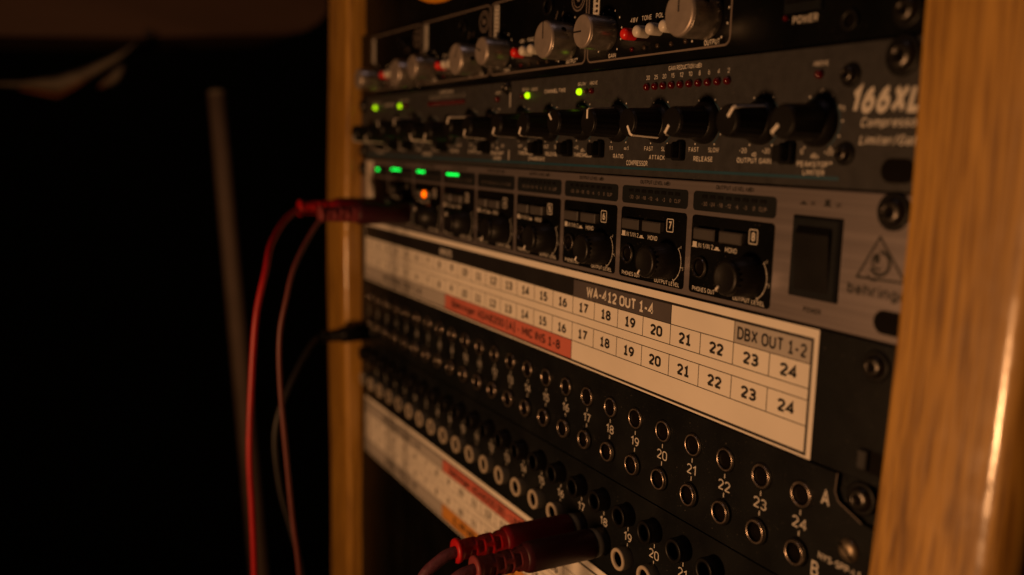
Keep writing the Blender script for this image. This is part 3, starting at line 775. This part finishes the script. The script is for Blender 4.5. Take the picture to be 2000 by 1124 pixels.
# main input section left of channel one
wp = MB(); wp.plate(22.5, 49.5, -11.2, -3.9, 1.6, 0, -0.15); wo = wp.build('meter_window', DARKGREY, ha)
wp = MB(); wp.plate(22.5, 49.5, -42.3, -12.8, 1.6, 0, -0.15); wp.build('channel_window', BLACKGLOSS, ha)
for k in range(2): inst(ledp['beh1'], wo, (29.0+2.3*k, 0, -6.9))
b = MB(); b.box(6.5, 20.5, -0.4, 0, -31.0, -1.2, 0, 0.15); b.build('lit_ear_strip', BTNWHITE, ha)  # pale strip stands in for light reflecting off the silver ear
# power switch
b = MB(); b.box(429.0, 449.4, -1.5, 0, -35.6, -9.1, 0, 0.9); sw = b.build('power_switch', DARKGREY, ha)
b = MB(); b.box(432.0, 446.8, -0.55+0, -1.6+1, -33.2, -11.6)
b = MB(); b.add([(432.2, -1.55, -33.0), (446.4, -1.55, -33.0), (446.4, -2.9, -14.6), (432.2, -2.9, -14.6), (432.2, -1.55, -12.2), (446.4, -1.55, -12.2)], [(0, 1, 2, 3), (3, 2, 5, 4), (0, 3, 4), (1, 5, 2)])
b.build('rocker', BLACKMATTE, sw)
text(hk, 'POWER', 439.3, -39.4, 1.8, -0.1, w=7.4, t=0.19)
hk.flat([(430.6, -5.6), (434.2, -5.6), (433.6, -5.1), (433.0, -5.1), (433.0, -4.5), (431.8, -4.5), (431.8, -5.1), (431.2, -5.1)], -0.1)
text(hk, 'ON', 436.3, -5.0, 1.3, -0.1, xs=0.8)
hk.flat([(440.6, -5.6), (444.2, -5.6), (443.4, -5.0), (443.4, -3.4), (441.4, -3.4), (441.4, -5.0)], -0.1)
text(hk, 'OFF', 447.0, -5.0, 1.3, -0.1, xs=0.8)
# ear-in-triangle emblem and name
tri = [(463.4, -13.2), (456.0, -26.0), (473.4, -25.6)]
for k in range(3):
    a, c = tri[k], tri[(k+1) % 3]; hk.line(a[0], a[1], c[0], c[1], 0.7, -0.1)
    hk.disc(a[0], a[1], 0.35, -0.1)
tri2 = [(463.4, -15.0), (457.8, -24.9), (471.4, -24.6)]
hk.arc(464.0, -21.0, 3.5, 1.1, -150, 90, -0.1, 0, 24)
hk.arc(463.4, -20.6, 2.2, 0.6, 90, 300, -0.1, 0, 24)
hk.flat([(462.9+1.0*cos(a)*1.1, -19.8+1.5*sin(a)) for a in [2*PI*k/12 for k in range(12)]], -0.1)
hk.arc(462.3, -23.8, 2.6, 0.5, 200, 300, -0.1, 0, 12)
text(hk, 'behringer', 452.8, -29.6, 3.6, -0.1, w=24.0, t=0.17, align='l')
hk.build('dark_lettering', SCREEN_K, ha)
screws(ha, [(467.6, 0, -5.4), (-1, 0, -7)], 4.2)
slot(ha, [(469.5, 0, -38.2)])
at0(ha)

# ================================================================ UNIT 4: blank plate with printed label
def label_sheet(zt, cols, heads, feet, label, headtxt, foottxt, dz=0.0, x0=2.8, x1=443.4):
    s = thing('label_sheet', label, 'label', (223, -0.2, zt-22), 'printed channel labels')
    m = MB(); m.box(x0, x1, -0.22, -0.02, zt-44.0, zt-0.6); m.build('paper', PAPER, s)
    f = MB(); xl = 4.8; xr = 440.4; p = 18.15
    za, zb = zt-3.7, zt-43.2
    y = -0.3
    for a in ((xl-1.0, xr+1.0, za-1.0, za), (xl-1.0, xr+1.0, zb, zb+1.0), (xl-1.0, xl, zb+1.0, za-1.0), (xr, xr+1.0, zb+1.0, za-1.0)):
        f.box(a[0], a[1], y, -0.22, a[2], a[3])
    f.build('border', INKBLACK, s)
    r = [za-1.0, zt-12.4, zt-20.7, zt-24.6, zt-33.3, zb+1.0]
    g = MB(); t_ = 0.16
    for q in (1, 2, 3, 4): g.box(xl, xr, -0.29, -0.22, r[q]-t_, r[q]+t_)
    for n in range(1, 24):
        x = xr-(24-n)*p
        g.box(x-t_, x+t_, -0.29, -0.22, r[2]+t_, r[1]-t_); g.box(x-t_, x+t_, -0.29, -0.22, r[4]+t_, r[3]-t_)
    for hs, zz in ((heads, (r[1]+t_, r[0])), (feet, (r[5], r[4]-t_))):
        for (c0, c1, m_, nm) in hs:
            if m_ is None: continue
            b = MB(); b.box(xr-(24-c0)*p+(t_ if c0 else 0), xr-(24-c1)*p-(t_ if c1 < 24 else 0), -0.27, -0.22, zz[0], zz[1])
            b.build(nm, m_, s)
        for (c0, c1, m_, nm) in hs:
            for c in (c0, c1):
                if 0 < c < 24: g.box(xr-(24-c)*p-t_, xr-(24-c)*p+t_, -0.29, -0.22, zz[0], zz[1])
    g.build('grid_lines', INKBLACK, s)
    k = MB()
    for n in range(1, 25):
        x = xr-(24.5-n)*p
        for zz in ((r[1]+r[2])/2, (r[3]+r[4])/2):
            text(k, str(n), x, zz-0.1, 4.5, -0.31, t=0.215, xs=1.18, serif=True, gap=0.27)
    for (c, s_, w_, h_, mi) in headtxt: text(k, s_, xr-(24-c)*p, (r[0]+r[1])/2, h_, -0.31, w=w_, t=0.19, gap=0.28, serif=True, m=mi)
    for (c, s_, w_, h_, mi) in foottxt: text(k, s_, xr-(24-c)*p, (r[4]+r[5])/2, h_, -0.31, w=w_, t=0.19, gap=0.28, serif=True, m=mi)
    k.build('lettering', [INKBLACK, INKWHITE], s)
    at0(s)
    return s
bp = thing('blank_panel', 'black one space rack panel carrying the upper printed label', 'rack panel', (230, 0, -2*U))
faceplate(bp, -2*U, -U, BLACKPAINT)
screws(bp, [(466.2, 0, -51.8)], 3.6)
slot(bp, [(467.5, 0, -81.5)])
c = MB(); c.box(463.0, 466.5, -1.8, -0.1, -84.2, -78.2, 0, 0.4); c.build('cage_nut_tab', GREYPAINT, bp)
at0(bp)
label_sheet(-U, 24, [(0, 16, INKBLACK, 'black_band'), (16, 20, INKDARK, 'charcoal_band'), (20, 22, None, ''), (22, 24, INKGREY, 'grey_band')],
            [(0, 8, INKGREY, 'grey_band'), (8, 16, INKRED, 'red_band'), (16, 24, None, '')],
            'upper printed channel label with a black header, WA-412 OUT and DBX OUT cells',
            [(8, 'INPUTS', 17, 4.2, 1), (18, 'WA-412 OUT 1-4', 50, 4.7, 1), (23, 'DBX OUT 1-2', 33, 4.7, 0)],
            [(4, 'MIC PANEL OUT 1-8', 70, 4.5, 0), (12, 'Behringer ADA8200 [A] - MIC INS 1-8', 125, 4.6, 0)])

# ================================================================ UNITS 5, 6: patchbays
NJ = 24
def patchbay(zt, label, xj, za, zn, zb, LA, LB, matA, matB, first):
    t = thing('patchbay', label, 'patchbay', (230, 0, zt-U), 'black forty-eight point patchbays')
    mb = MB()
    # panel with a notched right ear
    out = [(XL, zt-U+0.28), (XR, zt-U+0.28), (XR, zt-13.6), (465.5, zt-12.9), (456.0, zt-9.2), (454.4, zt-6.5), (454.8, zt-0.3), (XL, zt-0.3)]
    n = len(out)
    mb.add([(x, 0, z) for x, z in out]+[(x, 2.0, z) for x, z in out], [tuple(range(n))]+[(k, n+k, n+(k+1) % n, (k+1) % n) for k in range(n)])
    mb.build('front_panel', BLACKPAINT, t)
    mb = MB()
    for a, c in ((5, 6), (4, 5), (3, 4)):
        mb.line(out[a][0], out[a][1], out[c][0], out[c][1], 0.35, -0.03)
    mb.build('bare_edge', SCREEN_DIM, t)
    mb = MB(); mb.box(454, XR, 2.1, 4.5, zt-14.5, zt-0.3); mb.build('rack_ear', BLACKPAINT, t)
    mb = MB(); mb.box(XL+16, XR-16, 4.8, 120, zt-U+1.5, zt-1.5); mb.build('chassis', BLACKMATTE, t)
    for row, z, L, m_ in (('a', za, LA, matA), ('b', zb, LB, matB)):
        p = None
        for n in range(24):
            x = xj-(23-n)*18.65
            if p is None:
                j = MB(); ro, ri = 4.55, 3.3
                if L < 3:
                    # thin bright sleeve in a low black collar
                    j.ring(0, 0, 4.9, 4.2, 0, -(0.5 if row == 'a' else 1.2), 1, 28, 1)
                    j.ring(0, 0, 4.25, 3.62 if row == 'a' else 3.55, 0, -L, 1, 32, 0, rnd=0.26)
                else:
                    j.ring(0, 0, 4.95, 3.3, -L+0.9, -L, 1, 32, 0, rnd=0.5); j.ring(0, 0, 5.0, 4.2, 0, -L+0.9, 1, 32, 1)
                p = j.build('jack', [m_[0], m_[1]], t, (x, 0, z))
                bore_mb(3.6 if L < 3 else 3.4, (-0.2 if row == 'a' else -0.9) if L < 3 else -1.2).build('bore', BORE, p)
                if row == 'b' and L < 3:
                    q = MB(); q.ring(0, 0, 2.3, 1.9, -0.9, -1.1, 1, 20, rnd=0.15); q.build('contact_sleeve', BORE, p)
            else:
                o = inst(p, t, (x, 0, z))
                o.rotation_euler = (random.uniform(-.035, .035), random.random()*6, random.uniform(-.035, .035))
                o.location.x += random.uniform(-.12, .12)*MM; o.location.z += random.uniform(-.12, .12)*MM
    for n in range(24):
        x = xj-(23-n)*18.65
        q = MB(); text(q, str(n+1), 0, 0, 3.9, -0.06, t=0.115, xs=1.2)
        q.line(0, 2.8, 0, 4.5, 0.44, -0.06); q.line(0, -4.5, 0, -2.8, 0.44, -0.06)
        q.build('channel_number', SCREEN_W, t, (x, 0, zn))
    q = MB(); text(q, 'A', 450.9, za+2.4, 5.2, -0.06, xs=0.9, bold=0.01); text(q, 'B', 448.8, zb-2.6, 5.2, -0.06, xs=0.9, bold=0.01)
    text(q, 'NYS-SPP-L1', 458.3, zt-29.6, 2.4, -0.06, w=17, bold=0.02)
    q.build('lettering', SCREEN_W, t)
    # slotted brass screw
    q = MB(); q.lathe(0, 0, [(3.7, 0), (3.7, -0.8), (3.0, -1.6), (1.5, -2.0)], 28)
    so = q.build('panel_screw', BRASS, t, (462.0, 0, zt-22.9)); q = MB(); q.box(-3.2, 3.2, -2.1, -1.6, -0.35, 0.35); k = q.build('slot', BORE, so); k.rotation_euler = (0, math.radians(35), 0)
    q = MB(); q.box(471.6, 472.0, -0.05, 0, zt-U+1, zt-14.5); q.build('edge_line', SCREEN_DIM, t)
    screws(t, [(464.5, 0.8, zt-5.2)], 4.0)
    at0(t)
    return t
b1 = patchbay(-2*U, 'upper patchbay with bright ringed jacks in rows A and B, just below the upper label', 440.9, -101.1, -111.1, -121.3, 0.9, 2.1, (NICKEL, BLACKMATTE), (NICKEL, BLACKMATTE), True)
b2 = patchbay(-3*U, 'lower patchbay with black raised collars above and ivory nuts below', 439.0, -144.3, -154.7, -163.8, 6.2, 5.2, (BLACKMATTE, BLACKMATTE), (WHITENUT, GREYNUT), False)

# lower label plate
bp = thing('blank_panel', 'black one space rack panel carrying the lower printed label', 'rack panel', (230, 0, -5*U))
faceplate(bp, -5*U, -4*U, BLACKPAINT)
at0(bp)
label_sheet(-4*U, 24, [(0, 8, INKGREY, 'grey_band'), (8, 16, INKRED, 'red_band'), (16, 24, None, '')],
            [(0, 8, INKGREY, 'grey_band'), (8, 16, INKORANGE, 'orange_band'), (16, 24, None, '')],
            'lower printed channel label with a red band above and an orange band below',
            [(4, 'MIC PANEL OUT 1-8', 70, 4.5, 0), (12, 'Behringer ADA8200 [B] - LINE OUTS 1-8', 125, 4.6, 0)],
            [(4, 'LINE INS 1-8', 60, 4.5, 0), (12, 'LINE OUTS 1-8', 110, 4.5, 0)])
t = thing('blank_panel', 'plain black rack unit at the bottom, below the lower label', 'rack unit', (230, 0, -8*U))
faceplate(t, -8*U, -5*U, BLACKGLOSS); at0(t)

# ---------------------------------------------------------------- patch cables
def spline(pts, n=10):
    P = [Vector(p) for p in pts]; P = [P[0]*2-P[1]]+P+[P[-1]*2-P[-2]]; out = []
    for i in range(1, len(P)-2):
        for k in range(n):
            u = k/n; a, b, c, d = P[i-1:i+3]
            out.append(0.5*((2*b)+(c-a)*u+(2*a-5*b+4*c-d)*u*u+(3*b-a-3*c+d)*u**3))
    out.append(P[-2]); return out
def patch_cable(x, z, path, label, matp, matc, cr=2.3, droop=0.0, y0=0.0, r=6.7, short=1.0, collar=GREYNUT):
    t = thing('patch_cable', label, 'cable', (x, y0, z), 'patch cables plugged into the rack')
    b = MB(); b.lathe(0, 0, [(r*0.55, 0), (r*0.97, -0.5), (r*0.97, -7.0), (r*0.8, -7.2)], 36); b.build('plug_collar', collar, t)
    b = MB(); b.lathe(0, 0, [(r*0.9, -6.9), (r, -7.4), (r, -38), (r*1.0, -39.0), (r*0.93, -40.5), (r*0.82, -41.2)], 40); b.build('plug_body', matp, t)
    # ribbed strain relief boot: staggered slots pressed into a tapered sleeve
    def fl(k, n, y):
        yy = -y
        if yy < 43.5 or yy > 59.5: return 0
        band = int((yy-43.5)/4.0); ph = (k+(n//8)*(band % 2)) % (n//4)
        return -0.13 if (ph < n//6 and (yy-43.5) % 4.0 > 0.9 and (yy-43.5) % 4.0 < 3.4) else 0
    prof = [(r*0.8, -41.0)]+[(r*(0.80-0.0045*k*0.8), -41.5-0.5*k) for k in range(1, 41)]
    prof += [(r*0.70, -62.2), (r*0.80, -62.8), (r*0.82, -64.0), (r*0.78, -64.8), (r*0.5, -65.0), (cr, -64.6)]
    b = MB(); b.lathe(0, 0, prof, 48, 0, fl); b.build('strain_relief', BOOTRED if matp is PLUGRED else (BOOTWINE if matp is PLUGWINE else matp), t)
    for c in t.children: c.rotation_euler = (droop, 0, 0); c.scale.y = short
    pts = [(a-x, b_-y0, c_-z) for a, b_, c_ in path]
    b = MB(); b.tube(spline(pts), cr, 14); b.build('cable', matc, t)
    return t
# front pair, in the lower patchbay
patch_cable(308.5, -164.0, [(308.5, -58, -164.2), (308.5, -66, -164.6), (308.4, -72, -167.0), (308.3, -80, -174), (309, -84, -190), (309.5, -84, -240), (306, -82, -330), (300, -80, -460)],
            'bright red plug in the lower patchbay, upper one of the front pair', PLUGRED, CABLEWINE, 2.6)
patch_cable(327.2, -164.0, [(327.2, -58, -164.1), (327.2, -66, -164.6), (327, -73, -167), (326, -81, -176), (325, -84, -195), (325, -84, -245), (324, -82, -330), (322, -80, -460)],
            'dark wine red plug in the lower patchbay, nearest the camera', PLUGWINE, CABLEWINE, 2.6)
# left pair, in the headphone amplifier
patch_cable(58.8, -31.8, [(58.8, -52, -31.2), (59.5, -62, -31.4), (70, -76, -38), (98, -92, -50), (116, -100, -64), (121, -107, -90), (121, -110.3, -128), (121, -112.4, -171), (120.5, -111.4, -210), (120, -110.6, -250), (118, -110, -340), (117, -110, -460)],
            'bright red cable leaving the first phones output and hanging in a wide arc', PLUGRED, CABLERED, 1.9)
patch_cable(105.2, -32.4, [(105.2, -52, -33), (105.8, -62, -34), (114, -74, -46), (126, -86, -62), (132, -92, -78), (133.5, -96.6, -100), (133, -96.5, -131), (133, -93.4, -175), (133, -90.2, -214), (133, -86.6, -249), (133, -82, -340), (133, -80, -460)],
            'faded red cable leaving the second phones output, inside the bright red one', PLUGWINE, CABLEROSE, 1.45)
patch_cable(12.0, -127.5, [(12, -34, -129), (13, -40, -129.6), (24, -48, -132), (42, -61, -141), (56, -73, -154), (60, -80.5, -170), (60, -83, -190), (60, -79.5, -223), (60, -72, -254), (60, -65.4, -286), (60, -60, -360), (60, -58, -460)],
            'black plug with a thin grey black cable in front of the left post', BLACKMATTE, CABLEGREY, 1.6, y0=3.0, r=6.2, short=0.60, collar=BLACKMATTE, droop=0.04)
# adhesive mounting: rack cabinet body behind everything
t = MB(); t.box(XL-40, XR+40, 332, 345, -8*U, 300); o = t.build('rack_back', BLACKMATTE); o['label'] = 'black back board closing the rack behind the units'; o['category'] = 'board'
